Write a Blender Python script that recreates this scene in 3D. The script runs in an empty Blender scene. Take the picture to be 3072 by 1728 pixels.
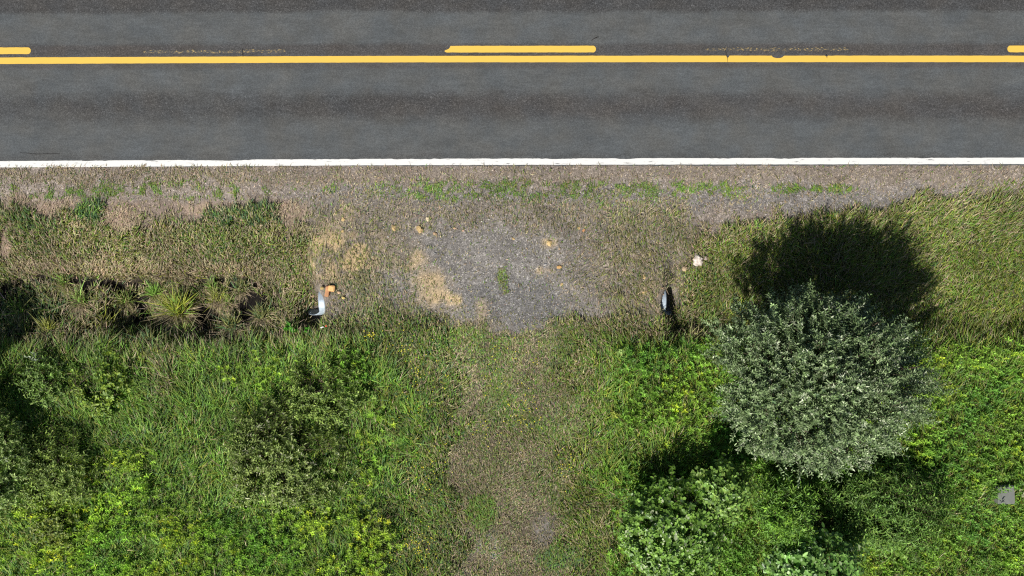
import bpy, math, random
import numpy as np
from mathutils import Vector, noise as mnoise

# ---------------------------------------------------------------- camera, sky, sun
H = 20.0                       # height of the drone above the road
scene = bpy.context.scene
col = scene.collection
cam_d = bpy.data.cameras.new('camera'); cam_d.sensor_width = 36.0; cam_d.lens = 18.0 * H / 12.8
cam_d.clip_end = 2000.0
cam = bpy.data.objects.new('camera', cam_d); col.objects.link(cam)
cam.location = (0, 0, H); scene.camera = cam

SUN_EL = math.radians(45.0)
SH = Vector((0.55, 0.835, 0)).normalized()       # the way shadows fall
sun_d = bpy.data.lights.new('sun', 'SUN'); sun_d.energy = 5.0; sun_d.angle = math.radians(0.5)
sun_d.color = (1.0, 0.95, 0.87)
sun = bpy.data.objects.new('sun', sun_d); col.objects.link(sun)
dvec = Vector((SH.x * math.cos(SUN_EL), SH.y * math.cos(SUN_EL), -math.sin(SUN_EL)))
sun.rotation_euler = dvec.to_track_quat('-Z', 'Y').to_euler(); sun.location = (-8, -14, 30)
world = bpy.data.worlds.new('World'); scene.world = world; world.use_nodes = True
wn = world.node_tree.nodes; wl = world.node_tree.links
sky = wn.new('ShaderNodeTexSky'); sky.sky_type = 'NISHITA'; sky.sun_disc = False
sky.sun_elevation = SUN_EL; sky.sun_rotation = math.atan2(-SH.x, -SH.y) % (2 * math.pi)
wl.new(sky.outputs[0], wn['Background'].inputs[0]); wn['Background'].inputs[1].default_value = 0.05
scene.view_settings.view_transform = 'Standard'; scene.view_settings.look = 'None'
scene.view_settings.exposure = 0.36; scene.view_settings.gamma = 1.0
scene.render.engine = 'CYCLES'
scene.cycles.max_bounces = 5; scene.cycles.diffuse_bounces = 2; scene.cycles.transmission_bounces = 3
scene.cycles.glossy_bounces = 2; scene.cycles.use_denoising = False
scene.cycles.pixel_filter_type = 'BLACKMAN_HARRIS'; scene.cycles.filter_width = 1.2

rng = np.random.default_rng(11); random.seed(5)
S = 120.0                       # photograph pixels per metre on the road

# ---------------------------------------------------------------- numpy noise
_tab = rng.random((256, 256)).astype(np.float32)
def vnoise(x, y, seed=0):
    x = np.asarray(x, np.float64) + 37.7 * seed; y = np.asarray(y, np.float64) - 19.3 * seed
    xi = np.floor(x).astype(np.int64); yi = np.floor(y).astype(np.int64)
    fx = x - xi; fy = y - yi; fx = fx * fx * (3 - 2 * fx); fy = fy * fy * (3 - 2 * fy)
    a = _tab[xi & 255, yi & 255]; b = _tab[(xi + 1) & 255, yi & 255]
    c = _tab[xi & 255, (yi + 1) & 255]; d = _tab[(xi + 1) & 255, (yi + 1) & 255]
    return (a * (1 - fx) + b * fx) * (1 - fy) + (c * (1 - fx) + d * fx) * fy
def fbm(x, y, s, seed=0, oct=3):
    t = 0; a = 1.0; n = 0
    for o in range(oct):
        t = t + a * (vnoise(x * s, y * s, seed + o * 3) - .5); n += a; a *= .55; s *= 2.05
    return t / n * 2          # about -1..1
def ss(a, b, t):
    t = np.clip((t - a) / (b - a), 0, 1); return t * t * (3 - 2 * t)
def blob(X, Y, cx, cy, rx, ry, soft=.5):
    d = np.sqrt(((X - cx) / rx) ** 2 + ((Y - cy) / ry) ** 2)
    return 1 - ss(1 - soft * .5, 1 + soft * .5, d)
def band(t, a, b, s): return ss(a - s, a + s, t) * (1 - ss(b - s, b + s, t))

# ---------------------------------------------------------------- terrain
TOP_X = np.array([-2000, 0, 300, 600, 880, 930, 2040, 2150, 2400, 2700, 3072, 6000.])
TOP_Y = np.array([640, 640, 650, 655, 665, 690, 700, 690, 660, 615, 590, 560.])
def terrain(x, y):
    """height of the ground; x, y in metres"""
    X = x * S + 1536; Y = 864 - y * S
    w = fbm(x, y, .9, 2)
    # driveway across the ditch
    drive = ss(900, 968, X + 8 * w) * (1 - ss(1978, 2040, X + 8 * w))
    yt = np.interp(X, TOP_X, TOP_Y)
    z = -0.004 - 0.10 * ss(500, 640, Y)
    bank = ss(0, 1, (Y + 12 * w - yt) / (845 - yt))                        # slope down to the ditch
    left = 1 - ss(850, 960, X)
    cut = ss(815, 850, Y + 25 * fbm(x, y, 1.1, 5)) * left * ss(270, 320, X) * (1 - ss(600, 700, X))
    up = ss(960, 1060, Y + 20 * w)
    zd = z - .36 * bank - .30 * cut - .12 * ss(820, 900, Y)
    zd = zd * (1 - up) + (-.28) * up
    zr = z * .6 - .14 * ss(940, 1300, Y)
    # earth falls away around both mouths of the culvert
    m = np.clip(blob(X, Y, 915, 935, 46, 62, .9) + blob(X, Y, 2018, 915, 24, 44, .9) * .9, 0, 1)
    zz = zd * (1 - drive) + zr * drive
    zz = zz * (1 - m) + np.minimum(zz, -.80) * m
    zz = zz + .035 * fbm(x, y, 1.7, 8) * ss(640, 760, Y) + .012 * fbm(x, y, 6, 9) * ss(560, 700, Y)
    far = ss(5000, 30000, Y) + ss(-15000, -40000, Y)
    zz = np.where(Y < 488, np.where(Y > -640, -.03, -.10 - .5 * ss(-700, -1100, Y)), zz)
    return zz
def at(px, py, z=0.0):
    k = (H - z) / H
    return Vector(((px - 1536) / S * k, (864 - py) / S * k, z))
def ground_at(px, py):
    z = float(terrain(np.array([(px - 1536) / S]), np.array([(864 - py) / S]))[0])
    return at(px, py, z)

# ---------------------------------------------------------------- mesh helpers
def tag(o, label=None, cat=None, group=None, kind=None):
    if label: o['label'] = label
    if cat: o['category'] = cat
    if group: o['group'] = group
    if kind: o['kind'] = kind
    return o
def empty(name, loc):
    o = bpy.data.objects.new(name, None); col.objects.link(o); o.location = loc
    o.empty_display_size = .2
    return o
def np_mesh(name, V, F, mat, C=None, parent=None, smooth=True):
    """V (n,3); F list of int arrays (m,k) ; C (n,3) linear colours"""
    me = bpy.data.meshes.new(name)
    if not isinstance(F, list): F = [F]
    idx = np.concatenate([f.reshape(-1) for f in F]).astype(np.int32)
    tot = np.concatenate([np.full(len(f), f.shape[1], np.int32) for f in F])
    st = np.concatenate([[0], np.cumsum(tot)[:-1]]).astype(np.int32)
    me.vertices.add(len(V)); me.vertices.foreach_set('co', np.ascontiguousarray(V, np.float32).reshape(-1))
    me.loops.add(len(idx)); me.loops.foreach_set('vertex_index', idx)
    me.polygons.add(len(tot)); me.polygons.foreach_set('loop_start', st)
    try: me.polygons.foreach_set('loop_total', tot)
    except Exception: pass
    me.update(calc_edges=True)
    if C is not None:
        a = me.color_attributes.new('col', 'FLOAT_COLOR', 'POINT')
        cc = np.ones((len(V), 4), np.float32); cc[:, :3] = C
        a.data.foreach_set('color', cc.reshape(-1))
    me.polygons.foreach_set('use_smooth', np.full(len(tot), smooth))
    me.materials.append(mat)
    o = bpy.data.objects.new(name, me); col.objects.link(o)
    if parent: o.parent = parent; o.matrix_parent_inverse = parent.matrix_world.inverted() if False else o.matrix_parent_inverse
    return o
def grid(xs, ys, zf):
    gx, gy = np.meshgrid(xs, ys); gx = gx.ravel(); gy = gy.ravel()
    V = np.stack([gx, gy, zf(gx, gy)], 1); nx = len(xs); ny = len(ys)
    i = np.arange(ny - 1)[:, None] * nx + np.arange(nx - 1)[None, :]
    F = np.stack([i, i + 1, i + nx + 1, i + nx], -1).reshape(-1, 4)
    return V, F

# ---------------------------------------------------------------- materials
def new_mat(name):
    m = bpy.data.materials.new(name); m.use_nodes = True
    return m, m.node_tree.nodes, m.node_tree.links, m.node_tree.nodes['Principled BSDF']
def node(n, t, **kw):
    x = n.new(t)
    for k, v in kw.items(): setattr(x, k, v)
    return x
def mixc(n, l, mode, fac, a, b):
    m = n.new('ShaderNodeMix'); m.data_type = 'RGBA'; m.blend_type = mode; m.clamp_factor = True
    for sock, v in ((m.inputs[0], fac), (m.inputs[6], a), (m.inputs[7], b)):
        if hasattr(v, 'links') or isinstance(v, bpy.types.NodeSocket): l.new(v, sock)
        elif isinstance(v, (int, float)): sock.default_value = v
        else: sock.default_value = (*v, 1)
    return m.outputs[2]
def ramp(n, l, src, pts):
    r = n.new('ShaderNodeValToRGB'); e = r.color_ramp.elements
    while len(e) < len(pts): e.new(.5)
    for k, (p, c) in enumerate(pts):
        e[k].position = p; e[k].color = (c, c, c, 1) if isinstance(c, (int, float)) else (*c, 1)
    l.new(src, r.inputs[0]); return r.outputs[0]
def objco(n): return n.new('ShaderNodeTexCoord').outputs['Object']
def noise_t(n, l, co, scale, detail=3, rough=.55, sx=1, sy=1, sz=1):
    if (sx, sy, sz) != (1, 1, 1):
        mp = n.new('ShaderNodeMapping'); mp.inputs['Scale'].default_value = (sx, sy, sz); l.new(co, mp.inputs[0]); co = mp.outputs[0]
    t = n.new('ShaderNodeTexNoise'); t.inputs['Scale'].default_value = scale
    t.inputs['Detail'].default_value = detail; t.inputs['Roughness'].default_value = rough
    l.new(co, t.inputs['Vector']); return t
def bump(n, l, h, strength, dist, b):
    x = n.new('ShaderNodeBump'); x.inputs['Strength'].default_value = strength; x.inputs['Distance'].default_value = dist
    l.new(h, x.inputs['Height']); l.new(x.outputs[0], b.inputs['Normal'])

def leaf_mat(name, rough=.6, spec=.3, trans=.25, tint=(1.15, 1.25, .5)):
    m, n, l, b = new_mat(name)
    a = node(n, 'ShaderNodeAttribute', attribute_name='col')
    l.new(a.outputs['Color'], b.inputs['Base Color'])
    b.inputs['Roughness'].default_value = rough; b.inputs['Specular IOR Level'].default_value = spec
    if trans > 0:
        t = n.new('ShaderNodeBsdfTranslucent')
        l.new(mixc(n, l, 'MULTIPLY', 1.0, a.outputs['Color'], tint), t.inputs[0])
        mx = n.new('ShaderNodeMixShader'); mx.inputs[0].default_value = trans
        l.new(b.outputs[0], mx.inputs[1]); l.new(t.outputs[0], mx.inputs[2])
        l.new(mx.outputs[0], n['Material Output'].inputs['Surface'])
    return m
M_grass = leaf_mat('grass_blades', .55, .3, .25)
M_leaf = leaf_mat('green_leaves', .5, .35, .28)
M_silver = leaf_mat('silvery_leaves', .5, .4, .12, (1, 1.1, .8))
M_gloss = leaf_mat('broad_leaves', .42, .45, .25)
M_stone = leaf_mat('stone', .85, .2, 0)

def ground_mat():
    m, n, l, b = new_mat('earth_and_gravel'); co = objco(n)
    a = node(n, 'ShaderNodeAttribute', attribute_name='col')
    g = node(n, 'ShaderNodeAttribute', attribute_name='grav')       # how stony the ground is
    v = n.new('ShaderNodeTexVoronoi'); v.inputs['Scale'].default_value = 52; l.new(co, v.inputs['Vector'])
    sep = n.new('ShaderNodeSeparateColor'); l.new(v.outputs['Color'], sep.inputs[0])
    chip = ramp(n, l, sep.outputs[0], [(0, .50), (.35, .85), (.75, 1.08), (.93, 1.4), (.985, 2.4)])
    base = mixc(n, l, 'MULTIPLY', 1.0, a.outputs['Color'], chip)
    v2 = n.new('ShaderNodeTexVoronoi'); v2.inputs['Scale'].default_value = 15; l.new(co, v2.inputs['Vector'])
    sep2 = n.new('ShaderNodeSeparateColor'); l.new(v2.outputs['Color'], sep2.inputs[0])
    big = ramp(n, l, sep2.outputs[1], [(0, .72), (.8, 1.1), (.97, 1.35), (1, 1.9)])
    base = mixc(n, l, 'MULTIPLY', .7, base, big)
    f = noise_t(n, l, co, 30, 4, .7); soil = ramp(n, l, f.outputs[0], [(.25, .35), (.5, 1.0), (.8, 1.7)])
    soilc = mixc(n, l, 'MULTIPLY', 1.0, a.outputs['Color'], soil)
    c = mixc(n, l, 'MIX', g.outputs['Fac'], soilc, base)
    l.new(c, b.inputs['Base Color']); b.inputs['Roughness'].default_value = .9; b.inputs['Specular IOR Level'].default_value = .2
    mh = n.new('ShaderNodeMath'); mh.operation = 'ADD'; l.new(sep.outputs[0], mh.inputs[0]); l.new(f.outputs[0], mh.inputs[1])
    bump(n, l, mh.outputs[0], .6, .012, b)
    return m
def road_mat():
    m, n, l, b = new_mat('asphalt'); co = objco(n)
    a = node(n, 'ShaderNodeAttribute', attribute_name='col')       # r: worn smooth, g: brown, b: tone
    sep = n.new('ShaderNodeSeparateColor'); l.new(a.outputs['Color'], sep.inputs[0])
    smooth = (.081, .086, .087); rough_ = (.054, .054, .054)
    c = mixc(n, l, 'MIX', sep.outputs[0], rough_, smooth)
    c = mixc(n, l, 'MIX', sep.outputs[1], c, (.062, .054, .050))
    v = n.new('ShaderNodeTexVoronoi'); v.inputs['Scale'].default_value = 55; l.new(co, v.inputs['Vector'])
    s2 = n.new('ShaderNodeSeparateColor'); l.new(v.outputs['Color'], s2.inputs[0])
    chips = ramp(n, l, s2.outputs[0], [(0, .55), (.5, .97), (.85, 1.25), (.97, 1.7), (1, 2.3)])
    fine = ramp(n, l, s2.outputs[0], [(0, .78), (.5, 1.0), (1, 1.25)])
    c = mixc(n, l, 'MULTIPLY', 1.0, c, mixc(n, l, 'MIX', sep.outputs[0], chips, fine))
    t = noise_t(n, l, co, .9, 4, .6, 1, 2.2); c = mixc(n, l, 'MULTIPLY', 1.0, c, ramp(n, l, t.outputs[0], [(.25, .84), (.75, 1.14)]))
    t2 = noise_t(n, l, co, 10, 4, .65, .22, 1); c = mixc(n, l, 'MULTIPLY', 1.0, c, ramp(n, l, t2.outputs[0], [(.25, .86), (.75, 1.16)]))
    t4 = noise_t(n, l, co, 1.3, 2, .5); hue = mixc(n, l, 'MIX', ramp(n, l, t4.outputs[0], [(.35, 0.), (.65, 1.)]), (1.03, 1.0, .97), (.96, 1., 1.05))
    c = mixc(n, l, 'MULTIPLY', 1.0, c, hue)
    l.new(c, b.inputs['Base Color']); b.inputs['Roughness'].default_value = .85; b.inputs['Specular IOR Level'].default_value = .25
    bump(n, l, s2.outputs[0], .5, .004, b)
    return m
def paint_mat(name, colr, lo, hi, worn=(.075, .078, .078), streak=(3, 22), grime=.06):
    m, n, l, b = new_mat(name); co = objco(n)
    t = noise_t(n, l, co, 1.0, 6, .68, streak[0], streak[1])
    mask = ramp(n, l, t.outputs[0], [(lo, 0.), (hi, 1.)])
    g = noise_t(n, l, co, 40, 3, .6); gr = ramp(n, l, g.outputs[0], [(.3, 1 - grime), (.7, 1.)])
    c = mixc(n, l, 'MULTIPLY', 1., colr, gr)
    l.new(mixc(n, l, 'MIX', mask, worn, c), b.inputs['Base Color']); b.inputs['Roughness'].default_value = .6
    return m
M_ground = ground_mat(); M_road = road_mat()
M_yellow = paint_mat('yellow_road_paint', (.70, .455, .075), .10, .17)
M_white = paint_mat('white_road_paint', (.68, .68, .66), .335, .40)
M_ghost = paint_mat('scraped_yellow_paint', (.45, .33, .13),   .545, .60, (.056, .055, .053), (14, 45))

# ---------------------------------------------------------------- ground sheet
def ground_colour(x, y):
    X = x * S + 1536; Y = 864 - y * S
    n1 = fbm(x, y, .8, 1, 4); n2 = fbm(x, y, 2.6, 4, 3); n3 = fbm(x, y, 1.5, 12, 4)
    Xp = X + 55 * n1; Yp = Y + 38 * n2
    c = np.empty((len(x), 3)); c[:] = (.050, .040, .028)                       # dark soil
    g = np.zeros(len(x))
    def lay(w, colr, gr=None):
        nonlocal c, g
        w = np.clip(w, 0, 1); c = c * (1 - w[:, None]) + np.array(colr) * w[:, None]
        if gr is not None: g = g * (1 - w) + gr * w
    ditch = band(Y + 34 * n1, 836, 990, 14) * (1 - band(X, 940, 2050, 25)); lay(ditch, (.009, .007, .006), 0)  # dark ditch soil, blackened further to paint in the shade below the bank
    yt = np.interp(X, TOP_X, TOP_Y)
    lay(1 - ss(-30, 35, Yp - yt), (.305, .262, .228), .9)                        # stony shoulder
    lay(band(Yp, 500, 545, 15) * .6, (.26, .215, .17), .8)
    lay(band(Yp, 560, 625, 20) * band(X, 900, 2900, 200), (.245, .228, .215), 1)
    lay(band(Yp, 600, 680, 15) * (1 - ss(800, 1000, X)) * .8, (.30, .235, .19), .6)
    drv = band(Xp, 930, 2060, 40) * band(Yp, 600, 990, 30)
    lay(drv, (.25, .218, .185), .85)
    core = band(X + 100 * n1 + 70 * n2 + (Y - 800) * -.25, 1190, 1730, 150) * band(Y + 60 * n1 + 45 * n2, 680, 955, 60)
    lay(core * .8, (.262, .250, .238), 1)
    lay(blob(Xp, Yp, 1540, 900, 160, 70, .8) * .8, (.21, .205, .20), 1)
    lay(blob(Xp, Yp, 1210, 760, 60, 60, .9) * .5, (.25, .21, .15), .9)
    # sandy earth showing through
    for (a, b, rx, ry, k) in ((1030, 768, 110, 66, 1.4), (1000, 830, 50, 25, .5), (1240, 780, 45, 28, .5), (1295, 850, 50, 35, .8),
                              (1325, 900, 68, 24, .9), (1375, 903, 26, 20, .8), (1235, 775, 30, 20, .6), (1455, 940, 18, 30, .5),
                              (1630, 805, 18, 14, .7), (1675, 800, 18, 10, .8), (1645, 727, 22, 12, .8), (1180, 682, 14, 16, .8),
                              (1262, 688, 14, 12, .7), (1030, 650, 20, 20, .5), (1035, 690, 14, 12, .5), (1870, 775, 60, 30, .3), (1960, 880, 50, 25, .45)):
        lay(blob(Xp * .7 + X * .3, Yp * .7 + Y * .3, a, b, rx, ry, 1.5) * k * np.clip(.72 + n2 * 1.5 + .9 * fbm(x, y, 6.0, 91, 3), 0, 1), (.60, .45, .26), .35)
    for (a, b, rx, ry) in ((60, 610, 28, 25), (150, 620, 45, 30), (345, 655, 55, 30), (570, 615, 60, 14), (10, 735, 25, 35), (880, 640, 50, 30)):
        lay(blob(Xp, Yp, a, b, rx, ry, .9) * .8, (.40, .30, .23), .3)
    # trodden track
    tr = band(X + 190 * n1 + 100 * n2, 1310 - 20 * ss(1300, 1728, Y), 1690, 90) * ss(970, 1010, Yp)
    lay(tr, (.155, .130, .095), .45)
    lay(band(Xp, 1310, 1400, 25) * ss(1560, 1640, Y) * .7, (.20, .175, .155), .7)
    lay(blob(Xp, Yp, 1445, 1650, 35, 40, .9) + blob(Xp, Yp, 1620, 1600, 40, 40, .9) * .35 + blob(X, Y, 1340, 1690, 20, 20, .9), (.33, .33, .33), 1)
    lay(band(X + 190 * n1 + 100 * n2, 1110, 1280, 90) * ss(940, 1020, Yp) * .6, (.10, .085, .055), .2)
    lay(band(Y, -1400, -640, 60), (.2, .18, .15), .8)
    lay(1 - ss(-1500, -1300, Y), (.06, .075, .03), 0)
    lay(ss(2200, 2600, Y), (.05, .075, .025), 0)
    c = c * .76 * (1 + .22 * n3[:, None]) * (1 + .08 * n1[:, None])
    return np.clip(c, .004, .9), g
def spread(lo, hi, step, far):
    core = np.arange(lo, hi + 1e-6, step)
    out = [step * 2 * 1.35 ** k for k in range(60)]; acc = np.cumsum(out); acc = acc[acc < far]
    return np.concatenate([(lo - acc)[::-1], core, hi + acc])
xs = spread(-15.5, 15.5, .045, 900); ys = spread(-9.0, 3.3, .045, 900)
V, F = grid(xs, ys, terrain)
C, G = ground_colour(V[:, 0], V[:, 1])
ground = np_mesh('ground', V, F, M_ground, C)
ga = ground.data.attributes.new('grav', 'FLOAT', 'POINT'); ga.data.foreach_set('value', G.astype(np.float32))
tag(ground, 'stony verge, ditch banks, gravel crossing and soil under the meadow', kind='structure')

# ---------------------------------------------------------------- road and its paint
def road_shift(x): # the road bends very slightly
    X = x * S + 1536; return np.interp(X, [-3000, 0, 600, 1100, 2048, 3072, 6000], [-12, -5.5, -3, -.8, 0, 0, 0]) / S
rx_ = np.arange(-40, 40.01, .08); ry_ = np.concatenate([np.arange(3.06, 8.6, .04)])
V, F = grid(np.concatenate([[-900, -300, -120], rx_, [120, 300, 900]]), ry_, lambda a, b: 0 * a)
V[:, 1] += road_shift(V[:, 0]) + (V[:, 1] < 3.08) * .02 * fbm(V[:, 0], V[:, 1], 3, 3)
X = V[:, 0] * S + 1536; Y = 864 - (V[:, 1] - road_shift(V[:, 0])) * S
nr = fbm(V[:, 0] * .35, V[:, 1], 2.0, 6, 4); nr2 = fbm(V[:, 0] * .6, V[:, 1], 3.2, 7, 3)
Yr = Y + 9 * nr2
rough_band = np.clip(band(Yr, 285, 350, 26) * (.58 + .7 * nr) + (1 - ss(26, 42, Yr)) * 1.0 + band(Yr, 130, 165, 9) * .62 + band(Yr, 462, 476, 5) * .35
                     + band(Yr, 270, 372, 20) * .25 + .10 * nr2, 0, 1)
brown = np.clip(band(Y, 132, 203, 5) * .6 * (.75 + .5 * nr) + band(Yr, 285, 352, 24) * ss(900, 1500, X) * .30 + band(Y, 164, 172, 3) * .6 * band(X, 1330, 1790, 10), 0, 1)
RC = np.stack([1 - rough_band, brown, nr * 0], 1)
road = np_mesh('road', V, F, M_road, RC)
# a real edge under the sheet
tag(road, kind='structure'); road['label'] = 'grey two lane asphalt road with yellow centre markings and a white edge line'
ev = []
def strip(name, xs_, yc, half, z, mat, rag=.004, rag_top=0.0, ends=True, parent=road, seed=0, notch=None):
    """a painted strip: yc(x) centre line, half its half width; rounded ends"""
    x = np.asarray(xs_); c = yc(x)
    h = np.full(len(x), half)
    top = c + h + rag * fbm(x, x * 0, 7, seed, 3) - rag_top * np.maximum(0, fbm(x, x * 0 + 3, 2.2, seed + 5, 4)) * 2
    bot = c - h + rag * fbm(x, x * 0 + 9, 7, seed + 2, 3)
    if notch:
        for a_, w_, d_ in notch: top = top - d_ * np.clip(1 - ((x - a_) / w_) ** 2, 0, 1) ** .5
    if ends:
        e = np.minimum(x - x[0], x[-1] - x) / .07; k = np.sqrt(np.clip(1 - (1 - np.clip(e, 0, 1)) ** 2, .12, 1))
        mid = (top + bot) / 2; top = mid + (top - mid) * k; bot = mid + (bot - mid) * k
    n = len(x); th = .004
    V = np.concatenate([np.stack([x, bot, np.full(n, z)], 1), np.stack([x, top, np.full(n, z)], 1)])
    i = np.arange(n - 1); F = np.stack([i, i + 1, i + 1 + n, i + n], 1)
    return np_mesh(name, V, F, mat, parent=parent)
def px2x(a): return (np.asarray(a, float) - 1536) / S
yl = lambda x: (864 - 176.8) / S + road_shift(x) * (1.0)
strip('centre_line', np.arange(-80, 80, .03), yl, .081, .004, M_yellow, .005, seed=3, notch=[(px2x(2333), .15, .062), (px2x(2183), .03, .06), (px2x(2480), .03, .025)])['label'] = 'solid yellow line along the middle of the road'
dl = lambda x: (864 - 147) / S + road_shift(x)
for k, (a, b) in enumerate(((1334, 1788), (-354, 93), (3022, 3470), (-2042, -1590), (4710, 5160))):
    strip('dash_line', np.arange(px2x(a), px2x(b), .012), dl, .083, .004, M_yellow, .006, seed=20 + k, notch=[(px2x(1334), .14, .10)] if k == 0 else None)
for k, (a, b, yy) in enumerate(((431, 860, 152), (2116, 2548, 148))):
    strip('faded_dash', np.arange(px2x(a), px2x(b), .012), lambda x: (864 - yy) / S + road_shift(x), .036, .004, M_ghost, .03, seed=30 + k)['label'] = 'worn away remains of an old yellow dash'
wl_ = lambda x: (864 - 483.2 - 1.5) / S + road_shift(x) * 1.1 + .018 * np.clip(x / 12.8, -1, 1)
strip('edge_line', np.arange(-80, 80, .02), wl_, .080, .004, M_white, .006, .022, seed=9)['label'] = 'white line along the near edge of the road'
strip('edge_line', np.arange(-80, 80, .05), lambda x: 8.35 + road_shift(x), .080, .004, M_white, .006, .02, seed=12)

m_crack, _n, _l, _b = new_mat('crack_filler'); _b.inputs['Base Color'].default_value = (.022, .02, .019, 1); _b.inputs['Roughness'].default_value = .9
def crack(pts, w, seed):
    p = np.array(pts, float); t = np.linspace(0, 1, 40); q = np.linspace(0, 1, len(p))
    x = (np.interp(t, q, p[:, 0]) - 1536) / S + .012 * fbm(t * 9, t * 0 + seed, 2, seed, 3); y = (864 - np.interp(t, q, p[:, 1])) / S + .012 * fbm(t * 9, t * 0 + 5, 2, seed + 1, 3)
    g = np.stack([np.gradient(x), np.gradient(y)], 1); g /= np.linalg.norm(g, axis=1)[:, None]; ww = w * (.4 + .6 * np.sin(t * 3.14)) * (1 + .5 * fbm(t * 20, t * 0, 2, seed, 2))
    a = np.stack([x - g[:, 1] * ww, y + g[:, 0] * ww, x * 0 + .0075], 1); b = np.stack([x + g[:, 1] * ww, y - g[:, 0] * ww, x * 0 + .0075], 1)
    i = np.arange(39); np_mesh('crack', np.concatenate([a, b]), np.stack([i + 40, i + 41, i + 1, i], 1), m_crack, parent=road)
crack([(2172, 140), (2180, 165), (2184, 190)], .006, 1); crack([(1772, 122), (1788, 113), (1796, 110)], .010, 2); crack([(727, 146), (729, 170)], .009, 3)
crack([(2478, 160), (2481, 174)], .008, 4)
crack([(60, 458), (110, 462), (180, 461)], .006, 5)

# ---------------------------------------------------------------- blades
GREEN = np.array([.130, .255, .030]); LUSH = np.array([.170, .300, .060]); BLUE = np.array([.075, .145, .062])
OLIVE = np.array([.175, .185, .060]); YEL = np.array([.240, .280, .045]); TAN = np.array([.360, .300, .190]); PINK = np.array([.34, .265, .195])
def tone(c, k): return np.asarray(c) * k

def blades(name, x, y, h, w, C, lean, az, mat=M_grass, z=None, parent=None, curl=.35):
    n = len(x); z0 = terrain(x, y) if z is None else z
    dx = np.cos(az); dy = np.sin(az)
    tw = az + math.pi / 2 + rng.normal(0, .5, n); sx = np.cos(tw); sy = np.sin(tw)
    def pt(f, fz, ww, s):
        cz = z0 + h * fz
        return np.stack([x + dx * lean * h * f + s * sx * w * ww, y + dy * lean * h * f + s * sy * w * ww, cz + 0 * x], 1)
    rise = 1 / np.sqrt(1 + lean ** 2)
    P = [pt(0, 0 * x - .01, .5, -1), pt(0, 0 * x - .01, .5, 1),
         pt(curl * .8, .55 * rise * 1.15, .5, 1), pt(curl * .8, .55 * rise * 1.15, .5, -1),
         pt(1.0, rise * .92, 0, 0)]
    V = np.stack(P, 1).reshape(-1, 3)
    b = np.arange(n)[:, None] * 5
    F4 = (b + np.array([[0, 1, 2, 3]])); F3 = (b + np.array([[3, 2, 4]]))
    k = np.array([.62, .62, 1.0, 1.0, 1.12])                 # blades are darker at the foot, paler towards their tips
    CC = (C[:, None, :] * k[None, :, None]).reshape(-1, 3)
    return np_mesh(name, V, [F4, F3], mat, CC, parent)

def pick(n, pal, W):
    """choose a palette row per blade from weights W (n, k)"""
    W = np.clip(W, 0, None) + 1e-6; W = W / W.sum(1, keepdims=True); cs = np.cumsum(W, 1)
    k = (rng.random(n)[:, None] > cs).sum(1).clip(0, len(pal) - 1)
    c = np.array(pal)[k]
    return c * np.exp(rng.normal(0, .22, n))[:, None] * (1 + rng.normal(0, .06, (n, 3)))

N = int(31.5 * 13.0 * 1900)
gx = rng.uniform(-15.6, 15.6, N); gy = rng.uniform(-9.2, 3.05, N)
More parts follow.
